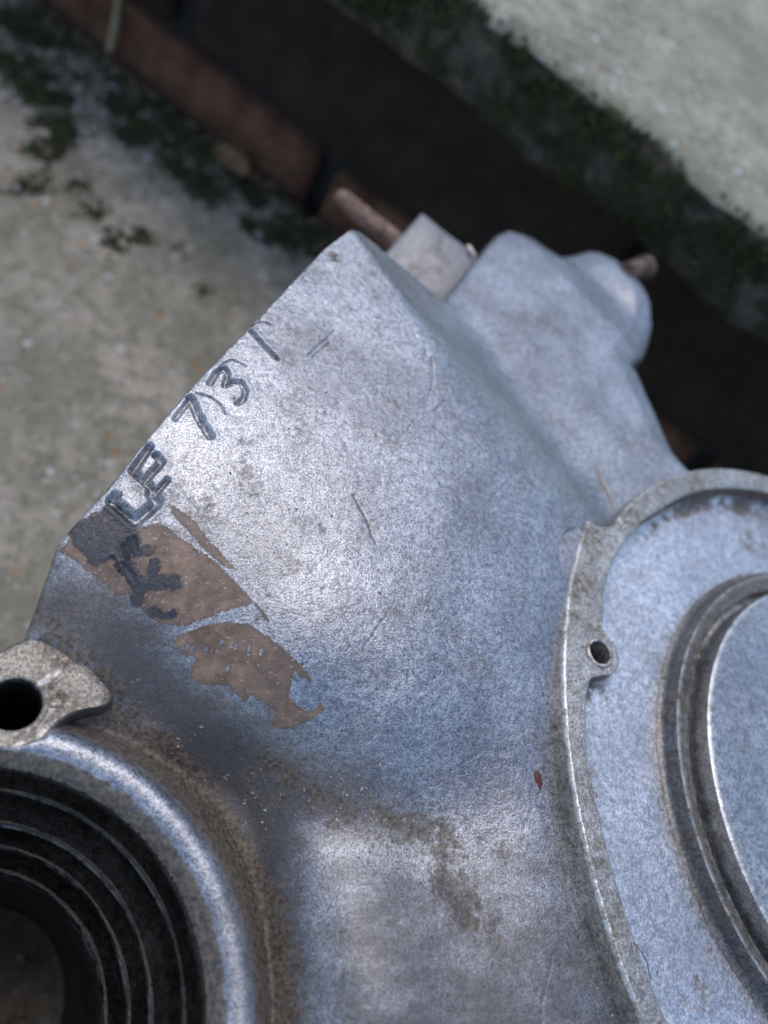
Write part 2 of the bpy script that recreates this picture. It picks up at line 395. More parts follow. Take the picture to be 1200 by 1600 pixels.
# inner edge of the flange
w_top = 5.2; w_low = 4.3
wdt = w_top + (w_low-w_top)*sstep(PH, ear_phi+.10, ear_phi+.35)
wdt = wdt + 2.6*np.exp(-((PH-ear_phi-.02)/.10)**2)
r_in = r_out - wdt - .15*fbm(PH*40, PH*0+3, 8, 3)
k_ = np.ones(31)/31
r_in = np.convolve(np.r_[r_in[-15:], r_in, r_in[:15]], k_, 'valid')
IE = np.array([(117.76,71.83,0),(111.91,67.93,0),(105.35,62.10,0),(100.94,57.21,0),(98.45,53.63,0),(96.47,49.55,0),(95.11,45.02,0),(92.75,40.01,0),(89.65,35.22,0),(87.40,31.22,0),(85.72,25.77,0),(84.07,18.57,0),(83.68,11.08,0)])[:, :2]-HC
iph = np.arctan2(IE[:, 1], IE[:, 0]) % (2*np.pi); ir = np.hypot(*IE.T)
wi = sstep(PH, iph[0], iph[1])*sstep(PH, iph[-1], iph[-2])
r_in = r_in*(1-wi)+np.interp(PH, iph, ir)*wi
hole = np.array([(92.25,38.80,0)][0][:2])
HR = 2.15
boss_c = hole; boss_r = 4.4
rb = ray_circle(PH, boss_c, boss_r)
hv = hole-HC; hphi = math.atan2(hv[1], hv[0]) % (2*np.pi); hd = np.hypot(*hv)
dphi = (PH-hphi+np.pi) % (2*np.pi)-np.pi
perp = hd*np.sin(np.abs(dphi)); al_ = hd*np.cos(dphi)
nearr = np.where((perp < boss_r) & (np.abs(dphi) < .5), al_-np.sqrt(np.maximum(boss_r**2-perp**2, 0)), 1e9)
r_in = np.where((perp < boss_r) & (np.abs(dphi) < .5), np.minimum(r_in, nearr), r_in)
for _ in range(3): r_in = np.convolve(np.r_[r_in[-2:], r_in, r_in[:2]], np.ones(5)/5, 'valid')
def ring_pts(r, z): return np.stack([HC[0]+r*np.cos(PH), HC[1]+r*np.sin(PH), np.broadcast_to(np.asarray(z, float), PH.shape)+Z0], -1)
FLOOR = -5.6
def house_sdf(x, y):
    dx, dy = x-HC[0], y-HC[1]; ph = np.arctan2(dy, dx) % (2*np.pi); r = np.hypot(dx, dy)
    return r-np.interp(ph, np.r_[PH, 2*np.pi], np.r_[r_out, r_out[0]])
RC = np.array([154.8, 10.2]); RZ = -2.0
jag = .22*fbm(PH*90, PH*0+7, 15, 3)
loops = [ring_pts(r_out+.5, -30), ring_pts(r_out+.1, -8), ring_pts(r_out, -.9), ring_pts(r_out-.18+jag*.3, -.28), ring_pts(r_out-.6+jag, 0.)]
for f in np.linspace(.03, .97, 30): loops.append(ring_pts(r_out-.6+(r_in+.5-r_out+.6)*f, .03*fbm(PH*50, PH*0+f*9, 31, 2)))
loops += [ring_pts(r_in+.35, 0), ring_pts(r_in+.1, -.12), ring_pts(r_in-.05, -.45)]
fv = np.concatenate(loops); ff = grid_faces(len(loops), NPH, True)
fc = fv[ff].mean(1); ff = ff[np.hypot(fc[:, 0]-hole[0], fc[:, 1]-hole[1]) > HR+.3]
flange = mesh('cover_flange', fv, ff, M_FLNG, case, sharp=50)
wl = [ring_pts(r_in-.04, -.40), ring_pts(r_in-.2, -2.5), ring_pts(r_in-.45, -3.4)]
mesh('housing_wall', np.concatenate(wl), grid_faces(3, NPH, True), M_WALL, case)
# floor of the housing with a fillet to the wall
fl = [ring_pts(r_in-.42, -3.2)]
for k in range(1, 7):
    a = k/6*math.pi/2; fl.append(ring_pts(r_in-.45-2.2*(1-math.cos(a)), -3.4-2.2*math.sin(a)))
r_last = r_in-2.9
r_sm = np.convolve(np.r_[r_last[-60:], r_last, r_last[:60]], np.ones(121)/121, 'valid')
for f in np.linspace(.05, .97, 34):
    rr = (r_last*(1-sstep(f, 0, .3))+r_sm*sstep(f, 0, .3))*(1-f)
    fl.append(ring_pts(rr, FLOOR+.12*fbm(rr*np.cos(PH)*.15, rr*np.sin(PH)*.15, 51, 3)))
fv = np.concatenate(fl); rd = np.hypot(fv[:, 0]-RC[0], fv[:, 1]-RC[1]); dw = -house_sdf(fv[:, 0], fv[:, 1])
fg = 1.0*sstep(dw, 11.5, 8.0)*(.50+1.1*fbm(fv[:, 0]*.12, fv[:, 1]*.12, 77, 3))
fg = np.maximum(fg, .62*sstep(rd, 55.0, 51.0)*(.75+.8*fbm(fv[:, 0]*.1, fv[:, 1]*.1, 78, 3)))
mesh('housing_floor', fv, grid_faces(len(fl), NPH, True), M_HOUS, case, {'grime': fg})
# threaded hole in the flange boss: raised burr and dark tube
def hole_ring(name, c, R, z, depth, mat, lip=.25, out=.7, n=64):
    prof = [(R+out, .03), (R+out*.6, lip*.8), (R+.18, lip), (R, lip*.2)]
    zz = -.5
    while zz > -depth:
        prof += [(R, zz), (R-.16, zz-.3)]; zz -= .6
    prof += [(R-.2, -depth)]
    o = lathe(name, prof, mat, case, (c[0], c[1], Z0+z), n, .03); return o
M_HOLE = plain('shaded_hole', (.02, .018, .016), (.06, .055, .05), 1., .5, .5, .1)  # dark colour standing in for the shade down inside the holes
bo = hole_ring('threaded_hole', hole, HR, 0.05, 11, M_RING)
cap = lathe('hole_bottom', [(HR-.1, -11), (.02, -11.8)], M_HOLE, bo, (hole[0], hole[1], Z0), 24)

# bearing ring and disc in the housing
shp = [(51.6, FLOOR+.02), (50.95, FLOOR+.15), (50.45, FLOOR+.5), (50.22, FLOOR+1.1), (50.05, RZ-.5), (49.87, RZ-.2)]
rs = lathe('ring_shoulder', shp, M_SHO, case, (RC[0], RC[1], Z0), 360, .05)
ringp = [(49.87, RZ-.24), (49.72, RZ-.03), (49.45, RZ), (48.7, RZ-.18), (47.0, RZ-.75), (46.5, RZ-1.3), (46.4, RZ-5), (44, RZ-5.2)]
lathe('bearing_ring', ringp, M_RING, case, (RC[0], RC[1], Z0), 360, .05)
discp = [(45.6, RZ-5), (45.7, .0), (45.62, .32), (45.3, .52), (44.6, .55), (43.5, .50), (30, .52), (29.7, .3), (15, .3), (14.8, .5), (.1, .5)]
lathe('end_disc', discp, M_DISC, case, (RC[0]+.5, RC[1]-.4, Z0), 360, .04)

# outline of the mounting lug
LH = np.array([(-1.73,30.99,-7)][0][:2]); LZ = -7.0
LUG = [(9.79,30.88,-7),(7.74,30.43,-7),(5.98,29.81,-7),(4.45,28.77,-7),(3.30,27.41,-7),(2.33,26.17,-7),(1.02,25.36,-7),(-0.83,24.90,-7),(-3.41,24.71,-7),(-7.17,25.65,-7),(-10.20,29.30,-7),(-10.45,33.45,-7),(-7.91,36.53,-7),(-4.31,38.52,-7),(-2.07,39.80,-7),(0.76,40.76,-7),(4.58,39.02,-7),(8.39,35.59,-7),(10.80,32.42,-7)]
# --- main body as one cast surface over the plan
OUT = [(43.75,117.74,6),(46.58,121.20,6),(49.60,124.72,5.4),(52.76,127.69,3.5),(55.34,128.47,2),(60.23,128.36,0),(67.82,128.37,-3),(73.90,127.83,-5),(77.41,127.22,-6.2),(80.29,129.83,-7),(84.94,136.66,-7),(91.79,146.32,-7),(97.63,154.77,-7),(101.40,159.71,-7),(105.62,163.45,-7),(110.91,165.91,-7),(115.53,165.83,-7),(119.33,163.91,-7),(124.42,162.68,-7),(129.96,165.12,-7),(137.30,169.26,-7),(143.76,170.47,-7),(148.33,168.34,-7),(150.36,162.20,-7),(151.82,156.02,-7),(152.06,148.64,-7),(150.72,140.34,-7),(147.47,133.23,-7),(142.28,126.80,-7),(135.57,121.75,-7),(136.33,118.35,-7),(137.65,105.75,-6.6),(138.30,97.00,-6.3),(140.16,90.24,-6)]
OUT = [tuple(p) for p in OUT] + [(150, 62, 0), (150, -70, 0), (60, -70, 0), (20, -66, 0), (-7, -51, 0), (-46, -30, 0), (-50, 10, 0), (-30, 30, 0)]
OUT += [(-2.62,37.79,-9),(-1.68,39.98,-7.2),(-0.70,43.45,-5.8),(0.46,48.57,-3.9),(1.44,52.59,-2.4),(3.84,55.96,-0.2),(7.05,60.34,1.5),(10.41,65.63,2.8),(13.19,70.47,3.6),(17.73,77.78,4.6),(21.88,84.25,5.2),(28.20,93.51,5.7),(36.52,106.48,6)]
AX = np.array([49.8, 124.8]); EU = np.array([-.5417, -.8406]); EV = np.array([.8406, -.5417])
def to_uv(p): d = np.asarray(p)[..., :2]-AX; return np.stack([d@EU, d@EV], -1)
ug = np.r_[np.arange(-84, -10, .42), np.arange(-10, 100, .17), np.arange(100, 150, .34), np.arange(150, 188, .8)]
vg = np.r_[np.arange(-30, -3, .6), np.arange(-3, 13, .105), np.arange(13, 75, .22), np.arange(75, 130, .3), np.arange(130, 196, .8)]
U, Vv = np.meshgrid(ug, vg, indexing='ij')
X = AX[0]+U*EU[0]+Vv*EV[0]; Y = AX[1]+U*EU[1]+Vv*EV[1]

CTRL = [(43.37,117.96,6),(31.76,98.91,5.9),(21.67,81.40,5.2),(14.17,68.43,3.9),(8.47,58.90,1.5),(3.09,52.41,-1.3),(0.51,45.74,-4.6),(-1.68,39.98,-7.2),(0.83,39.76,-6.3),(4.11,38.02,-6.3),(7.56,35.17,-6.9),(11.38,33.45,-9.6),(56.82,99.04,6.3),(45.18,84.51,6),(35.20,67.53,5),(28.05,55.99,3.1),(21.86,47.15,0.3),(16.40,40.68,-4.4),(11.49,36.81,-6.2),(68.30,81.04,5.2),(56.92,65.68,5),(47.50,51.89,4),(39.66,40.27,2.3),(32.47,33.34,-1.2),(26.10,29.06,-6.2),(20.05,28.32,-10.5),(15.74,30.72,-12.5),(80.61,64.82,2.5),(71.32,53.46,2.6),(63.18,41.51,2),(55.32,30.26,0.4),(48.37,22.47,-3),(40.62,20.76,-7.2),(33.97,21.74,-11.2),(28.00,23.49,-14.5),(91.77,63.00,0.5),(86.28,47.22,-0.5),(83.65,35.65,-1.8),(77.68,34.09,-0.8),(71.85,22.90,-2.5),(63.78,15.84,-5.2),(54.61,12.96,-7.7),(44.77,13.67,-9),(36.70,16.18,-11.2),(33.35,15.12,-15),(82.68,24.98,-3.2),(81.95,10.13,-4.8),(75.66,23.74,-2),(74.07,10.41,-3.6),(74.77,5.82,-3.8),(65.46,6.61,-5.2),(53.92,4.99,-6.3),(42.34,5.95,-6.9),(38.17,8.82,-8),(36.40,7.16,-11),(35.02,5.46,-14.2),(33.18,1.64,-15.8),(84.89,-6.38,-5.4),(75.70,-5.47,-3.4),(71.46,-6.63,-3.4),(56.37,-6.50,-4.5),(43.20,-4.99,-4.4),(38.35,-2.98,-5.4),(36.70,-3.50,-9.6),(35.50,-4.11,-14),(33.34,-8.36,-15.8),(87.30,-16.58,-5.6),(77.97,-15.23,-3.2),(68.69,-16.90,-3),(50.01,-14.97,-3.9),(37.85,-13.35,-6),(33.76,-15.47,-15),(91.23,-29.65,-8),(53.05,-25.22,-4)]
CT = np.array(CTRL); CT = np.vstack([CT, [(-40, 25, -13), (-20, 45, -13), (-50, -20, -13), (-20, -60, -14), (20, -60, -13), (30, 140, 6), (75, 140, 6.5)]])
def tps_fit(P, z, lam=7.0):
    n = len(P); d = np.hypot(P[:, None, 0]-P[None, :, 0], P[:, None, 1]-P[None, :, 1])
    K = np.where(d > 0, d*d*np.log(d+1e-9), 0)+lam*np.eye(n)*10; A = np.c_[np.ones(n), P]
    M = np.block([[K, A], [A.T, np.zeros((3, 3))]]); return np.linalg.solve(M, np.r_[z, 0, 0, 0])
wt = tps_fit(CT[:, :2], CT[:, 2])
def tps_eval(x, y):
    o = wt[-3]+wt[-2]*x+wt[-1]*y
    for (a, b, _), k in zip(CT, wt[:-3]):
        d2 = (x-a)**2+(y-b)**2; o = o+k*.5*d2*np.log(d2+1e-9)
    return o

CR0, CR1 = [np.array(p[:2]) for p in [(106.70,162.72,-8),(125.18,138.12,-8)]]
CRN = np.array([-(CR1-CR0)[1], (CR1-CR0)[0]]); CRN = CRN/np.hypot(*CRN); CRN = CRN if CRN[0]+CRN[1] > 0 else -CRN
VAL0 = np.array([-17.4, 21.9]); VN = np.array([.90, -.435])
def height(x, y, u, v):
    A = tps_eval(x, y)
    df = (u-VAL0[0])*VN[0]+(v-VAL0[1])*VN[1]
    flank = -8.2+.575*df
    k = .7+4.6*sstep(v, 12, 50)
    A = smin(np.where(u < 40, A, A), np.where(u < 60, flank, 60.), k)
    B = -8.0+.03*(v-40)-.25*sstep(u, -20, -70)
    dd = (x-CR0[0])*CRN[0]+(y-CR0[1])*CRN[1]; B = B-.23*smin(np.maximum(dd, 0), np.full_like(dd, 14.), 2.)
    lobe = np.hypot(x-149, y-150); B = B+2.4*np.exp(-(lobe/11)**2)
    Bm = np.where((u < 16) & (v > 15), B, -60)
    h = smax(A, Bm, 2.6)
    R = np.hypot(x-BORE[0], y-BORE[1])
    zr = -6.2-3.1*((R-35.6)/4.3)**2
    zr = np.where(R > 35.6, -6.2-9.3*sstep(R, 35.6, 43.5), zr)
    h = np.where(R < 60, smax(h, zr, 1.2), h)
    return h
def full_sdf(x, y):
    sp = poly_sdf(x, y, OUT); R = np.hypot(x-BORE[0], y-BORE[1])
    sp = np.minimum(sp, R-43.0); sp2 = 4.1-np.hypot(x-LH[0], y-LH[1])
    return sp, np.maximum(np.maximum(np.maximum(sp, sp2), BORE_R-R), -(house_sdf(x, y)+.5))

SP, SD = full_sdf(X, Y)
# snap the outermost row of vertices to the outline
gu = np.gradient(SD, ug, axis=0); gv = np.gradient(SD, vg, axis=1)
cell = np.maximum(np.gradient(ug)[:, None]*np.ones_like(SD), np.gradient(vg)[None]*np.ones_like(SD))
gl = gu*gu+gv*gv+1e-6
inside = SD < .5*cell
move = inside & (SD > -.35*cell)
for _ in range(2):
    du = -SD*gu/gl; dv = -SD*gv/gl
    U = np.where(move, U+du, U); Vv = np.where(move, Vv+dv, Vv)
    X = AX[0]+U*EU[0]+Vv*EV[0]; Y = AX[1]+U*EU[1]+Vv*EV[1]
    if _ == 0: SDm = SD.copy(); sp_, sd_ = full_sdf(X[move], Y[move]); SD = SD.copy(); SD[move] = sd_; SP = SP.copy(); SP[move] = sp_
Zh = height(X, Y, U, Vv)
LUGV = [(10.46,31.34,-8),(7.81,30.70,-8),(4.49,29.03,-8),(2.35,26.40,-8),(-0.84,25.13,-8),(-7.24,25.88,-8),(-10.29,29.56,-8),(-10.54,33.75,-8),(-7.98,36.86,-8),(-4.34,38.86,-8),(-1.84,40.07,-8),(0.88,39.99,-8),(4.22,38.04,-8),(7.67,34.96,-8)]
lugd = poly_sdf(X, Y, LUGV)
Zh = np.where(lugd < 3, np.minimum(Zh, LZ-1.8+np.maximum(lugd+1.4, 0)*1.5), Zh)
# --- rounding towards the outline
D = np.maximum(-SP, 0)
edge_r = .45+3.4*sstep(-U, 12, 20)*sstep(Vv, 20, 24)+.9*sstep(U, 84, 96)
tq = np.clip(D/edge_r, 0, 1)
Zh = Zh-edge_r*(1-np.sqrt(np.maximum(1-(1-tq)**2, 0)))*np.where(SP > -8, 1, 0)
Zh = Zh-.24*np.maximum(smin(8.2-D, 5.5, 1.), 0)*sstep(-U, 14, 22)*sstep(Vv, 22, 30)
# worn nibbles on the stamped edge
nib = np.maximum(fbm(U*.8, Vv*.5, 71, 3), 0)*np.exp(-np.maximum(D, 0)/.6)*(U > -3)
Zh = Zh-.55*nib*(SP > -4)
# --- casting unevenness
Zh = Zh+.16*fbm(X*.09, Y*.09, 81, 3)+.045*fbm(X*.7, Y*.7, 91, 3)+.018*fbm(X*2.6, Y*2.6, 95, 2)*sstep(U, 20, 60)
# --- machined crescent beside the flange corner
cr = np.array([(95.71,56.76,0)][0][:2]); crd = np.hypot(X-cr[0], Y-cr[1])
hs = house_sdf(X, Y)
cres = sstep(crd, 7.9, 7.6)*(hs < 5)
Zh = np.where(cres > 0, Zh*(1-cres)+np.minimum(Zh, -.35)*cres, Zh)

# --- stamped characters, struck deeper on the outer side
STAMP = [
 ([(8.05,58.78,2.2),(11.59,55.69,2.2),(14.29,58.60,2.2),(13.41,60.13,2.2)], .92, .9), ([(8.05,58.78,2.2),(8.45,59.48,2.2)], .8, .8),
 ([(10.49,63.48,3),(14.11,60.21,3)], .68, .75), ([(10.67,63.50,3),(12.73,67.49,3)], .72, .95), ([(12.30,61.84,3),(14.61,65.12,3),(13.72,66.14,3)], .66, .9), ([(14.11,60.21,3),(15.54,62.19,3)], .58, .75),
 ([(16.25,72.81,4),(18.57,76.86,4)], .5, .6), ([(18.56,76.99,4),(19.82,73.72,4),(21.65,70.36,4)], .80, .95),
 ([(21.49,80.25,4.6),(22.54,82.59,4.6),(23.82,83.81,4.6),(24.46,82.74,4.6),(23.91,80.23,4.6)], .55, .75), ([(23.91,80.23,4.6),(25.19,81.30,4.6),(26.59,81.33,4.6),(27.43,79.78,4.6),(26.85,77.82,4.6),(25.88,76.99,4.6)], .55, .8),
 ([(28.48,92.73,5),(30.24,90.43,5),(32.88,87.50,5)], .55, .85)]
ARCS = [[(19.37,78.05,4),(21.42,77.69,4),(23.19,76.50,4),(24.01,74.75,4)], [(23.16,84.12,4.7),(25.00,85.63,4.7),(27.39,84.95,4.7)], [(28.05,93.49,5),(30.15,95.22,5),(32.12,94.99,5)]]
oxide = np.zeros_like(Zh); scratch = np.zeros_like(Zh)
SDEP = np.zeros_like(Zh); SGAP = np.full(Zh.shape, 9.)
for pts, wdh, dep in STAMP:
    m = near(X, Y, pts, 4); d = line_dist(X[m], Y[m], pts)+.10*fbm(X[m]*1.1, Y[m]*1.1, 23, 2)
    wdh = wdh*1.12
    prof = np.clip((wdh-d)/(wdh*.88), 0, 1); prof = prof*prof*(3-2*prof)*.35+prof*.65
    SDEP[m] = np.maximum(SDEP[m], dep*1.05*prof); SGAP[m] = np.minimum(SGAP[m], d-wdh)
Zh += -SDEP*(1+.35*fbm(X*.9, Y*.9, 24, 2)) + np.where(SGAP > -.3, .075*np.exp(-((SGAP-.25)/.38)**2), 0)
stamp_dirt = np.clip(-SGAP/.45, 0, 1)
oxide = np.maximum(oxide, .40*stamp_dirt)
for pts in ARCS:
    m = near(X, Y, pts, 2); d = line_dist(X[m], Y[m], catmull(np.array(pts), 6, False))
    Zh[m] += -.30*np.exp(-(d/.16)**2)
    scratch[m] = np.maximum(scratch[m], .55*np.exp(-(d/.14)**2))
# chisel nicks in the black patch, gouges and scratches
NICKS = [[(10.76,53.05,0),(11.37,51.35,0)], [(11.46,53.33,0),(11.99,51.61,0)], [(10.09,52.26,0),(10.89,50.28,0)], [(9.54,49.35,0),(11.50,47.01,0)], [(10.14,49.60,0),(12.01,47.34,0)], [(10.76,49.45,0),(12.07,47.95,0)], [(8.78,50.49,0),(9.75,48.76,0)]]
for pts in NICKS:
    m = near(X, Y, pts, 2); d = line_dist(X[m], Y[m], pts); Zh[m] += -.35*np.exp(-(d/.28)**2)+.1*np.exp(-((d-.5)/.2)**2)
GOUGE = [([(44.93,62.41,4),(47.03,58.22,4),(47.78,55.59,4),(48.43,54.27,4)], .15, .9), ([(39.17,56.53,4),(39.96,55.47,4)], .3, .7), ([(64.01,95.36,4),(63.49,89.93,4),(62.07,85.85,4),(60.67,82.63,4)], .11, .5), ([(65.56,85.50,4),(62.62,82.27,4)], .16, .5),
 ([(38.46,89.51,5),(44.08,96.57,5)], .12, .5), ([(39.15,89.10,5),(42.85,93.52,5)], .10, .45), ([(61.86,78.96,4),(64.73,76.90,4)], .13, .5), ([(38.55,108.06,5),(41.03,107.17,5)], .13, .5), ([(50.54,110.85,5),(51.26,109.87,5)], .22, .7),
 ([(45.77,37.59,2),(51.13,44.70,2)], .10, .4), ([(59.26,19.19,-2),(66.75,22.87,-2)], .12, .3), ([(46.90,43.37,2),(49.29,40.32,2)], .10, .4), ([(79.27,34.18,-1),(79.52,31.42,-1)], .15, .5),
 ([(76.26,16.28,-5),(72.75,11.61,-5),(71.35,7.99,-5)], .10, .35), ([(72.96,-6.77,-6),(70.29,-10.47,-6),(68.62,-14.86,-6)], .09, .6), ([(56.81,6.44,-6),(56.00,-0.96,-6),(55.10,-9.36,-6)], .10, -.3), ([(51.37,80.85,5),(52.92,79.05,5)], .12, .4),
 ([(54.37,74.50,5),(58.92,80.17,5)], .08, .35), ([(61.52,45.90,2),(67.48,50.39,2)], .08, .3), ([(36.87,48.15,3),(42.60,54.19,3)], .08, .3), ([(87.96,52.83,0),(88.86,49.69,0)], .1, .3), ([(57.82,113.91,5),(61.58,109.79,5)], .1, .3)]
for pts, wd, st_ in GOUGE:
    m = near(X, Y, pts, 2); d = line_dist(X[m], Y[m], catmull(np.array(pts), 5, False) if len(pts) > 2 else pts)
    Zh[m] += -.22*abs(st_)*np.exp(-(d/(wd*1.2))**2)
    if st_ > 0: scratch[m] = np.maximum(scratch[m], st_*np.exp(-(d/wd)**2))
# small random dings
for k in range(260):
    i = rnd.randrange(X.shape[0]); j = rnd.randrange(X.shape[1]); r_ = rnd.uniform(.2, .55)
    x0, y0 = X[i, j], Y[i, j]; i0, i1 = max(i-14, 0), i+14; j0, j1 = max(j-16, 0), j+16
    q = ((X[i0:i1, j0:j1]-x0)**2+(Y[i0:i1, j0:j1]-y0)**2)/r_**2
    Zh[i0:i1, j0:j1] += -rnd.uniform(.05, .16)*np.exp(-q)
# --- lacquer remains
LAC = [[(15.91,58.58,2),(18.10,57.31,2),(20.02,55.89,2),(21.65,53.69,2),(23.85,51.55,2),(26.14,48.91,2),(24.32,49.49,2),(22.42,51.00,2),(20.71,52.74,2),(18.61,54.87,2),(16.51,57.12,2)],
 [(1.60,51.49,-2),(2.62,52.73,-1),(3.60,55.61,1),(6.02,56.73,1),(7.63,56.08,1),(12.06,54.89,1),(15.07,55.66,2),(17.70,53.71,2),(22.35,50.73,1),(25.88,47.56,1),(29.01,43.96,1),(25.22,43.13,0),(21.67,42.03,0),(18.96,41.30,-1),(16.60,41.85,-2),(14.06,43.08,-2),(12.91,45.08,-2),(13.30,46.30,-2),(11.40,45.38,-2),(10.26,45.40,-2),(7.83,47.04,-3),(5.28,48.95,-3),(3.01,50.82,-2)],
 [(18.28,39.41,-2),(19.34,40.44,-1),(21.68,41.15,0),(25.21,41.63,0),(28.24,41.18,0),(31.37,39.04,0),(34.49,36.59,0),(37.13,34.22,0),(38.24,32.79,0),(36.10,33.52,0),(35.27,34.47,0),(34.91,31.22,0),(36.39,29.92,0),(38.19,29.09,0),(39.63,29.95,0),(40.58,29.29,0),(39.01,28.26,0),(36.08,27.23,-1),(33.88,27.23,-1),(33.07,28.24,-1),(33.50,29.34,-1),(31.18,30.91,-2),(29.50,31.74,-2),(29.01,30.71,-2),(27.91,31.72,-2),(26.22,33.11,-3),(23.27,33.53,-3),(21.53,34.34,-3),(21.06,36.12,-3),(21.97,36.82,-3),(19.57,37.92,-2)]]
lac = np.full(X.shape, 9.)
mA = (X > -5) & (X < 60) & (Y > 22) & (Y < 75)
for pts in LAC: lac[mA] = np.minimum(lac[mA], poly_sdf(X[mA], Y[mA], pts))
lac[mA] = np.minimum(lac[mA], np.hypot(X[mA]-[(26.10,30.96,-3)][0][0], Y[mA]-[(26.10,30.96,-3)][0][1])-.5)
lac[mA] = np.minimum(lac[mA], line_dist(X[mA], Y[mA], [(29.01,43.96,1),(30.04,42.81,1),(31.16,41.25,1)])-.22)
BARE = [([(6.18,55.70,0),(8.55,52.83,0),(10.59,49.44,0),(12.78,46.84,-1),(14.74,47.19,-1),(17.65,47.20,-1)], 1.0), ([(14.38,46.96,-1),(14.64,49.73,-1)], .75), ([(12.78,46.84,-1),(12.83,44.98,-2)], .9), ([(4.37,54.36,0),(7.77,51.42,0)], 1.5), ([(8.28,57.01,1),(11.23,52.57,0)], 1.3), ([(11.29,51.34,0),(13.70,51.56,0)], .7),
 ([(14.87,43.41,-1),(16.86,42.65,-1),(18.10,43.21,-1)], .55), ([(3.88,52.85,-1),(6.69,49.57,-1)], .5)]
for pts, wd in BARE:
    d = line_dist(X[mA], Y[mA], pts)
    lac[mA] = np.maximum(lac[mA], wd-d)
    oxide[mA] = np.maximum(oxide[mA], .95*np.clip((wd+.8-d)/.9, 0, 1))
for (x_, y_, z_) in [(20.27,38.65,-1),(21.00,38.30,-1),(22.82,37.98,-1),(24.95,38.84,-1),(26.86,38.17,0),(28.64,37.56,0),(30.34,37.13,0),(25.95,35.41,-1)]:
    lac[mA] = np.maximum(lac[mA], .34-np.hypot((X[mA]-x_)*1.5, (Y[mA]-y_)*.7))
# --- dirt: baked brown on the ring's outer slope, in the hollow's bottom, beside the lug and the flange
R = np.hypot(X-BORE[0], Y-BORE[1])
ang = np.arctan2(Y-BORE[1], X-BORE[0])
grime = .95*sstep(R, 36.9, 38.0)*sstep(R, 47.5, 42.5)*(1-.25*sstep(ang, .55, .1))
grime = np.maximum(grime, .85*sstep(R, 34.6, 33.0)*(R > 30))
for pts, wd, a in [([(-1.18,42.94,-7),(3.74,38.99,-7),(8.22,35.58,-7)], 2.2, .5), ([(0.21,42.50,-10),(5.82,37.75,-11),(12.32,32.18,-11),(18.82,26.62,-11)], 3.4, .62), ([(33.39,23.15,-9),(42.59,16.30,-8),(54.28,12.88,-7),(60.10,11.52,-6)], 5.0, .60), ([(58.45,8.06,-6),(60.27,2.77,-6),(63.23,-1.66,-6)], 5.5, .60), ([(83.67,2.79,-8),(84.98,-3.69,-8)], 2.5, .5),
  ([(76.14,26.85,-2),(78.37,20.03,-4),(81.35,11.29,-6)], 3.5, .42), ([(44.15,23.26,0),(48.50,22.04,-1),(52.42,23.60,0)], 3, .40), ([(15.10,45.53,-3),(28.57,40.06,-4)], 2, .3), ([(60.10,11.52,-6),(68.54,8.28,-6)], 4, .45), ([(87.94,64.23,0),(92.99,60.61,0)], 1.5, .3)]:
    m = near(X, Y, pts, 14); d = line_dist(X[m], Y[m], pts); grime[m] = np.maximum(grime[m], a*np.exp(-(d/wd)**2))
g0 = [(45.54,115.32,5)][0]; gm_ = np.hypot((X-g0[0])*1.0, (Y-g0[1])*.8)
grime = np.maximum(grime, .78*np.exp(-(gm_/2.2)**2))
for (x_, y_, z_) in [(57.85,4.23,-6),(59.92,0.71,-6)]:
    oxide = np.maximum(oxide, .72*np.exp(-(((X-x_)**2+(Y-y_)**2)/3.4**2)))

painted_shade = np.zeros_like(Zh)  # blocked overhead light in the hollow, painted in as a darker metal colour
SHADE_POLY = [(1.15,49.95,-2),(7.03,47.48,-3),(14.28,43.49,-3),(20.97,36.83,-4),(28.16,31.45,-3),(35.61,26.36,-3),(43.53,21.41,-4),(53.64,15.14,-5),(56.29,11.87,-7),(48.26,11.57,-8),(39.73,13.07,-9),(38.08,4.84,-9),(37.64,-2.88,-8),(37.72,-12.80,-8),(31.59,-12.25,-13),(27.01,5.84,-10),(22.58,19.40,-11),(11.67,30.13,-12),(0.35,41.06,-10),(-2.13,40.96,-10)]
m = near(X, Y, SHADE_POLY, 12); fd = poly_sdf(X[m], Y[m], SHADE_POLY); painted_shade[m] = .95*sstep(-fd, -9, 8)
SHADE_POLY2 = [(37.32,10.53,-8),(49.78,10.48,-7),(65.68,8.36,-5),(81.34,7.23,-4),(84.73,-23.83,-5),(33.66,-16.24,-9)]  # lower swell: the same overhead shade painted in, weaker
m = near(X, Y, SHADE_POLY2, 14); fd = poly_sdf(X[m], Y[m], SHADE_POLY2); painted_shade[m] = np.maximum(painted_shade[m], .64*sstep(-fd, -12, 12))
keep = inside[:-1, :-1] & inside[1:, :-1] & inside[1:, 1:] & inside[:-1, 1:]
idx = -np.ones(X.shape, int); used = np.zeros(X.shape, bool)
for a, b in ((slice(None, -1), slice(None, -1)), (slice(1, None), slice(None, -1)), (slice(1, None), slice(1, None)), (slice(None, -1), slice(1, None))): used[a, b] |= keep
idx[used] = np.arange(used.sum())
V = np.stack([X[used], Y[used], Zh[used]+Z0], -1)
q = np.stack([idx[:-1, :-1], idx[:-1, 1:], idx[1:, 1:], idx[1:, :-1]], -1)[keep]
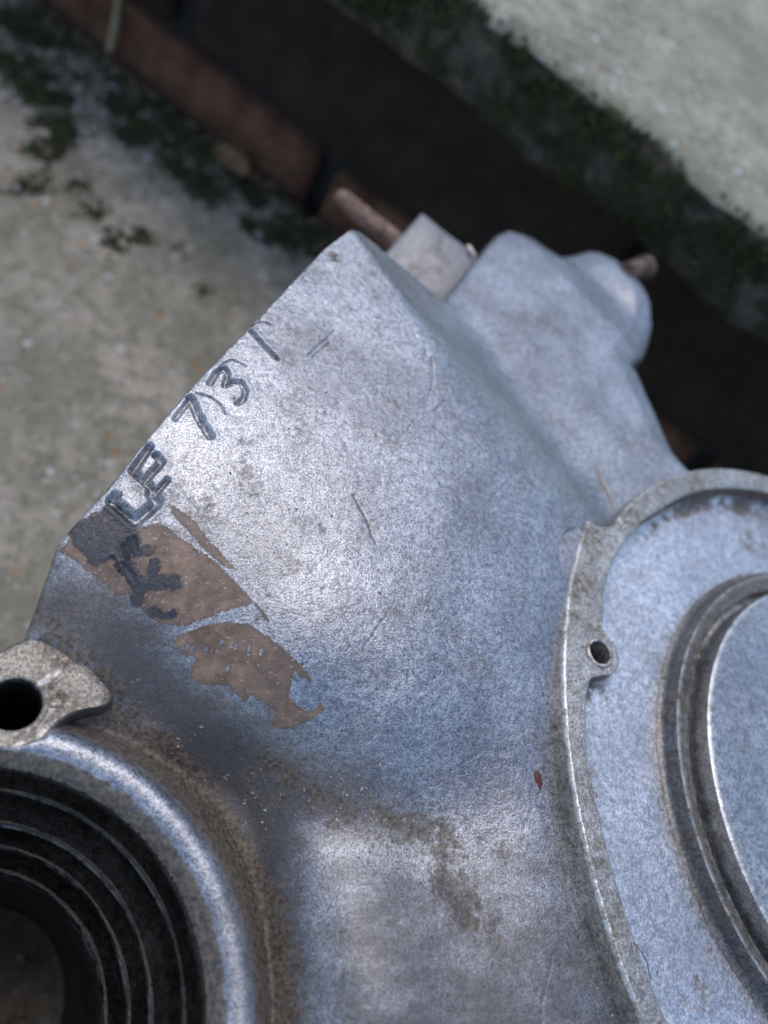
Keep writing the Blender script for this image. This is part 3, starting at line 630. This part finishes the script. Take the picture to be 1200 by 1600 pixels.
# side walls: boundary edges dropped to the step (only along the outer outline)
e = np.concatenate([q[:, [k, (k+1) % 4]] for k in range(4)]); key = np.sort(e, 1); ids = key[:, 0].astype(np.int64)*len(V)+key[:, 1]
uq, inv, cnt = np.unique(ids, return_inverse=True, return_counts=True)
be = e[cnt[inv] == 1]
spv = SP[used]; be = be[(np.abs(spv[be[:, 0]]) < .6) & (np.abs(spv[be[:, 1]]) < .6)]
bv = np.unique(be); mp = -np.ones(len(V), int)
nV = len(V); layers = [-1.2, -25., -Z0+.2]
VV = [V]; FF = [q]; prev = None
att = {k: a[used] for k, a in (('lacquer', lac), ('grime', grime), ('oxide', oxide), ('scratch', scratch), ('painted_shade', painted_shade))}
for li, dz in enumerate(layers):
    nv = V[bv].copy(); nv[:, 2] = np.maximum(nv[:, 2]+dz, .2) if li < 2 else .2
    m2 = -np.ones(len(V), int); m2[bv] = nV+li*len(bv)+np.arange(len(bv))
    top = be if prev is None else prev[be]
    FF.append(np.stack([top[:, 1], top[:, 0], m2[be[:, 0]], m2[be[:, 1]]], -1)); VV.append(nv); prev = m2
    for k in att: att[k] = np.r_[att[k], np.full(len(bv), 9. if k == 'lacquer' else 0.)]
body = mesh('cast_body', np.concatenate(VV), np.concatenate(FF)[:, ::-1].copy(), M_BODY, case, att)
body.data.set_sharp_from_angle(angle=math.radians(60))

# --- stepped bearing bore
bp = [(31.9, -9.2), (31.5, -9.5), (31.25, -9.85), (31.0, -11.0), (29.95, -13.2), (29.7, -13.25), (29.45, -13.5), (29.3, -14.6), (28.2, -16.6), (26.7, -18.4), (26.35, -18.45), (26.05, -18.75), (25.9, -20.0), (24.3, -22.3), (24.0, -22.35), (23.7, -22.7), (23.5, -24.5), (21.9, -27.2), (21.5, -27.3), (21.2, -27.8), (21.0, -60), (23, -Z0+.5)]
lathe('bearing_bore', bp, M_BORE, case, (BORE[0], BORE[1], Z0), 320, .10)

# --- mounting lug with bolt hole
lp = catmull(np.array(LUG)[:, :2], 14); nn = len(lp)
ctr = LH; ph = np.arctan2(lp[:, 1]-ctr[1], lp[:, 0]-ctr[0]); rl = np.hypot(lp[:, 0]-ctr[0], lp[:, 1]-ctr[1])
HRl = 3.45
def lugloop(f, off, z, rad=None):
    r_ = (HRl+(rl-HRl)*f+off) if rad is None else np.full(nn, rad)
    zz = z+(.10*fbm(np.cos(ph)*r_*.4, np.sin(ph)*r_*.4, 33, 3) if rad is None else 0)
    return np.stack([ctr[0]+r_*np.cos(ph), ctr[1]+r_*np.sin(ph), np.full(nn, Z0)+zz], -1)
ll = [lugloop(1, .4, LZ-14), lugloop(1, .15, LZ-2.5), lugloop(1, 0, LZ-.8), lugloop(1, -.2, LZ-.25), lugloop(1, -.6, LZ)]
ll += [lugloop(f, 0, LZ) for f in (.8, .6, .4, .2)] + [lugloop(0, 0, LZ-.0, HRl+.9), lugloop(0, 0, LZ+.06, HRl+.35), lugloop(0, 0, LZ-.1, HRl+.06), lugloop(0, 0, LZ-.6, HRl-.02), lugloop(0, 0, LZ-1.4, HRl-.03)]
lug = mesh('mounting_lug', np.concatenate(ll), grid_faces(len(ll), nn, True), M_LUG, case, sharp=45)
lathe('bolt_hole', [(HRl-.02, -1.2), (HRl-.1, -9), (HRl-.15, -40), (.05, -40.1)], M_HOLE, lug, (LH[0], LH[1], Z0+LZ), 60)

# --- things behind the ridge: side lug, rusty stud, bolt end, screw tip
def prism(name, base, z0, z1, mat, parent, bev=.8):
    b = np.array(base)[:, :2]; c = b.mean(0); L = []
    for off, z in ((0, z0), (0, z1-bev), (bev*.3, z1-bev*.3), (bev, z1), (99, z1)):
        d = c-b; ln = np.hypot(*d.T)[:, None]; L.append(np.c_[b+d/ln*np.minimum(off, ln), np.full(len(b), z+Z0)])
    return mesh(name, np.concatenate(L), grid_faces(5, len(b), True), mat, parent, sharp=40)
SL = [(71.81,154.85,-24),(80.89,167.16,-24),(86.21,174.18,-24),(93.18,168.91,-24),(102.00,162.20,-24),(99.55,152.11,-24),(91.15,143.82,-24),(77.17,145.46,-24)]
so_ = prism('side_lug', np.array(SL)[:, :2], -60, -24, M_SIDE, case, 1.4)
cS = np.array(SL)[:, :2].mean(0)
for v_ in so_.data.vertices:
    if v_.co.z > (Z0-40)*MM: v_.co.z += .30*((v_.co.x/MM-cS[0])*.64+(v_.co.y/MM-cS[1])*.77)*MM
pr = [(x_, y_, z_+Z0) for x_, y_, z_ in [(66.26,187.79,-33),(67.94,186.54,-33),(72.07,181.30,-32),(77.11,175.96,-31),(85.68,167.27,-30)]]
tube('stud', pr, [1.6, 2.6, 2.75, 2.75, 2.75], M_RUST, case, 20)
tube('bolt_end', [(146, 160, Z0-11), (152.6, 163.4, Z0-11), (153.0, 163.6, Z0-11), (155.2, 164.7, Z0-11), (155.7, 164.95, Z0-11)], [2.9, 2.9, 3.7, 3.7, 2.9], M_NUT, case, 14)
tube('screw_tip', [(93.5, 149.6, Z0-12), (91.4, 151.6, Z0-11), (91.0, 152.0, Z0-10.9)], [1.0, 1.0, .6], M_BOLT, case, 10)
# red fleck of paint
rf = [(75.61,19.50,-4),(76.50,19.58,-4),(76.93,18.76,-4),(77.12,17.45,-4),(76.44,16.19,-4),(76.09,17.29,-4),(75.53,18.10,-4)]
rv = [(x_, y_, 0) for x_, y_, z_ in rf]
def body_z(x_, y_):
    p = to_uv((x_, y_)); i = np.abs(ug-p[0]).argmin(); j = np.abs(vg-p[1]).argmin(); return Zh[i, j]+Z0
cx_ = np.mean([p[0] for p in rv]); cy_ = np.mean([p[1] for p in rv])
rv3 = [(x_, y_, body_z(x_, y_)-.05) for x_, y_, _ in rv]+[(cx_+(x_-cx_)*.8, cy_+(y_-cy_)*.8, body_z(x_, y_)+.16) for x_, y_, _ in rv]+[(cx_, cy_, body_z(cx_, cy_)+.2)]
n_ = len(rv); mesh('paint_fleck', rv3, [(k, (k+1) % n_, n_+(k+1) % n_, n_+k) for k in range(n_)]+[(n_+k, n_+(k+1) % n_, 2*n_) for k in range(n_)], M_RED, case)

# ------------------------------------------------------------------ loose grit lying on the casting
gv = []; gf = []
GL = [([(33.36,22.24,-9),(46.57,15.22,-8),(58.87,10.69,-6)], 7, 170), ([(8.65,36.21,-12),(22.69,25.87,-12),(32.61,15.91,-14)], 4, 60), ([(58.59,8.93,-6),(62.30,-3.98,-7)], 7, 70), ([(45.03,24.17,-2),(71.54,20.01,-3)], 9, 60), ([(81.53,30.36,-3),(83.31,8.53,-8)], 3, 60), ([(40.20,71.47,4),(67.74,-6.20,-6)], 30, 90)]
for pts, sp_, cnt_ in GL:
    P_ = catmull(np.array(pts), 20, False)
    for _ in range(cnt_):
        p = P_[rnd.randrange(len(P_))]; x_ = p[0]+rnd.gauss(0, sp_*.5); y_ = p[1]+rnd.gauss(0, sp_*.5); r_ = abs(rnd.gauss(.10, .06))+.05
        if house_sdf(np.array([x_]), np.array([y_]))[0] < .5: continue
        z_ = body_z(x_, y_)+r_*.3; k = len(gv); st2 = rnd.uniform(.6, 2.4); an = rnd.uniform(0, 3.14)
        for a, b, c in ((1, 0, 0), (-1, 0, 0), (0, 1, 0), (0, -1, 0), (0, 0, 1), (0, 0, -1)):
            q = [a*r_*st2*rnd.uniform(.7, 1.2), b*r_*rnd.uniform(.7, 1.2), c*r_*.7]
            gv.append((x_+q[0]*math.cos(an)-q[1]*math.sin(an), y_+q[0]*math.sin(an)+q[1]*math.cos(an), z_+q[2]))
        gf += [(k, k+2, k+4), (k+2, k+1, k+4), (k+1, k+3, k+4), (k+3, k, k+4), (k+2, k, k+5), (k+1, k+2, k+5), (k+3, k+1, k+5), (k, k+3, k+5)]
grit = mesh('grit', gv, gf, plain('grit', (.06, .045, .03), (.42, .38, .32), .13, 0., .8, .05), None, smooth=False)
tag(grit, 'fine pale and brown grit scattered in the hollows of the casting', 'grit', kind='stuff')

# ------------------------------------------------------------------ moss tufts and litter on the steps
def bits(name, spots, mat, label, cat):
    V_ = []; F_ = []
    for x_, y_, z_, r_, fl_ in spots:
        k = len(V_); an = rnd.uniform(0, 3.14)
        for a, b, c in ((1, 0, 0), (-1, 0, 0), (0, 1, 0), (0, -1, 0), (0, 0, 1), (0, 0, -1)):
            q = (a*r_*rnd.uniform(.6, 1.5), b*r_*rnd.uniform(.6, 1.3), c*r_*fl_*rnd.uniform(.6, 1.3))
            V_.append((x_+q[0]*math.cos(an)-q[1]*math.sin(an), y_+q[0]*math.sin(an)+q[1]*math.cos(an), z_+q[2]))
        F_ += [(k, k+2, k+4), (k+2, k+1, k+4), (k+1, k+3, k+4), (k+3, k, k+4), (k+2, k, k+5), (k+1, k+2, k+5), (k+3, k+1, k+5), (k, k+3, k+5)]
    return tag(mesh(name, V_, F_, mat, None, smooth=False), label, cat, kind='stuff')
M_MOSS = plain('moss', (.014, .018, .005), (.062, .064, .015), .15, 0., .9, .2)
sp_ = []
for _ in range(150):                                   # cushions on the slab's front edge
    s_ = rnd.uniform(-180, 150); zc = rnd.choice([rnd.uniform(108, 130), rnd.uniform(124, 134)]); nb_ = rnd.randrange(8, 30); wd = rnd.uniform(2, 7)
    for _k in range(nb_):
        q = st2xy(s_+rnd.gauss(0, wd), 270.2+rnd.gauss(0, .8)); sp_.append((q[0], q[1], min(zc+rnd.gauss(0, wd*.6), 135), rnd.uniform(.5, 1.3), 1.))
for a, b, r in MOSS_SPOTS:
    for _k in range(int(r*r*1.6)):
        ss_, tt_ = a+rnd.gauss(0, r*.45), min(b+rnd.gauss(0, r*.45), 303.5)
        if vnoise(np.array(ss_*.25), np.array(tt_*.25), 3) < -.12: continue
        q = st2xy(ss_, tt_); sp_.append((q[0], q[1], .4, rnd.uniform(.4, 1.0), .8))
for _ in range(90):                                   # patches on the lower step, thickest by the riser
    t_ = 303-abs(rnd.gauss(0, 16)); s_ = rnd.uniform(-330, -40); nb_ = rnd.randrange(10, 40); wd = rnd.uniform(2, 6)
    for _k in range(nb_):
        q = st2xy(s_+rnd.gauss(0, wd), min(t_+rnd.gauss(0, wd), 304)); sp_.append((q[0], q[1], .5, rnd.uniform(.5, 1.2), .9))
bits('moss', sp_, M_MOSS, 'dark green moss tufts along the edges of both steps', 'moss')
sp_ = []
for _ in range(260):
    t_ = 304-abs(rnd.gauss(0, 7)); q = st2xy(rnd.uniform(-330, -60), t_); sp_.append((q[0], q[1], 1.0, rnd.uniform(.5, 2.2), .4))
bits('litter', sp_, plain('litter', (.05, .03, .018), (.26, .19, .12), .08, 0., .9, .1), 'brown crumbs of leaf litter along the foot of the bricks', 'litter')

# ------------------------------------------------------------------ small loose things
M_LEAF = plain('dry_leaf', (.20, .115, .055), (.34, .22, .12), .3, 0., .8, .3)
M_STRAW = plain('dry_straw', (.28, .22, .13), (.40, .33, .22), .5, 0., .8, .1)
lc = (60.5, 322.5); lv = []; lf = []
for i in range(9):
    t = i/8; wd = 8.2*math.sin(math.pi*min(t*.93+.06, 1))**.75*(1+.18*math.sin(i*2.4))
    for j in range(5):
        a = (j-2)/2; lv.append((lc[0]+(t-.5)*23*.55+a*wd*.75, lc[1]-(t-.5)*23*.84+a*wd*.5, 2.2+2.4*a*a+2.8*t+(.5 if (i+j) % 2 else 0)))
lf = [tuple(f) for f in grid_faces(9, 5).tolist()]
leaf = mesh('dead_leaf', lv, lf, M_LEAF); sm = leaf.modifiers.new('thick', 'SOLIDIFY'); sm.thickness = .0004
tag(leaf, 'small curled tan dead leaf lying where the step meets the bricks', 'leaf')
s0 = st2xy(-228.5, RISER-3); s1 = st2xy(-227, RISER-4)
sw = tube('straw', [(s0[0], s0[1], 44), (s0[0]+.6, s0[1]-.5, 26), (s1[0], s1[1], 14), (s1[0]-1.2, s1[1]-1.5, 2)], [1.0, 1.3, 1.9, 1.5], M_STRAW, None, 8)
tag(sw, 'pale dry straw leaning upright against the red bricks', 'straw')
fb = [(106.19,82.16,-3.5),(106.35,77.66,-3.2),(107.15,74.03,-3),(106.80,70.58,-2.4)]
fibre = tube('grass_stem', [(p[0], p[1], p[2]+Z0+.6) for p in fb], [.15, .35, .3, .2], M_STRAW, None, 8)
tag(fibre, 'short tan grass stem lying in the corner beside the round rim', 'grass stem')
M_HAIR = plain('dark_hair', (.02, .018, .02), (.05, .045, .045), 1., 0., .5, .05)
hb = [(85.15,-5.88,0.2),(85.86,-7.44,0.6),(86.30,-8.71,0.7),(86.43,-10.74,0.3)]
hair = tube('hair', [(p[0], p[1], p[2]+Z0+.1) for p in hb], .07, M_HAIR, None, 6)
tag(hair, 'fine dark hair lying across the inner edge of the flange', 'hair')

S.render.resolution_x = 768; S.render.resolution_y = 1024
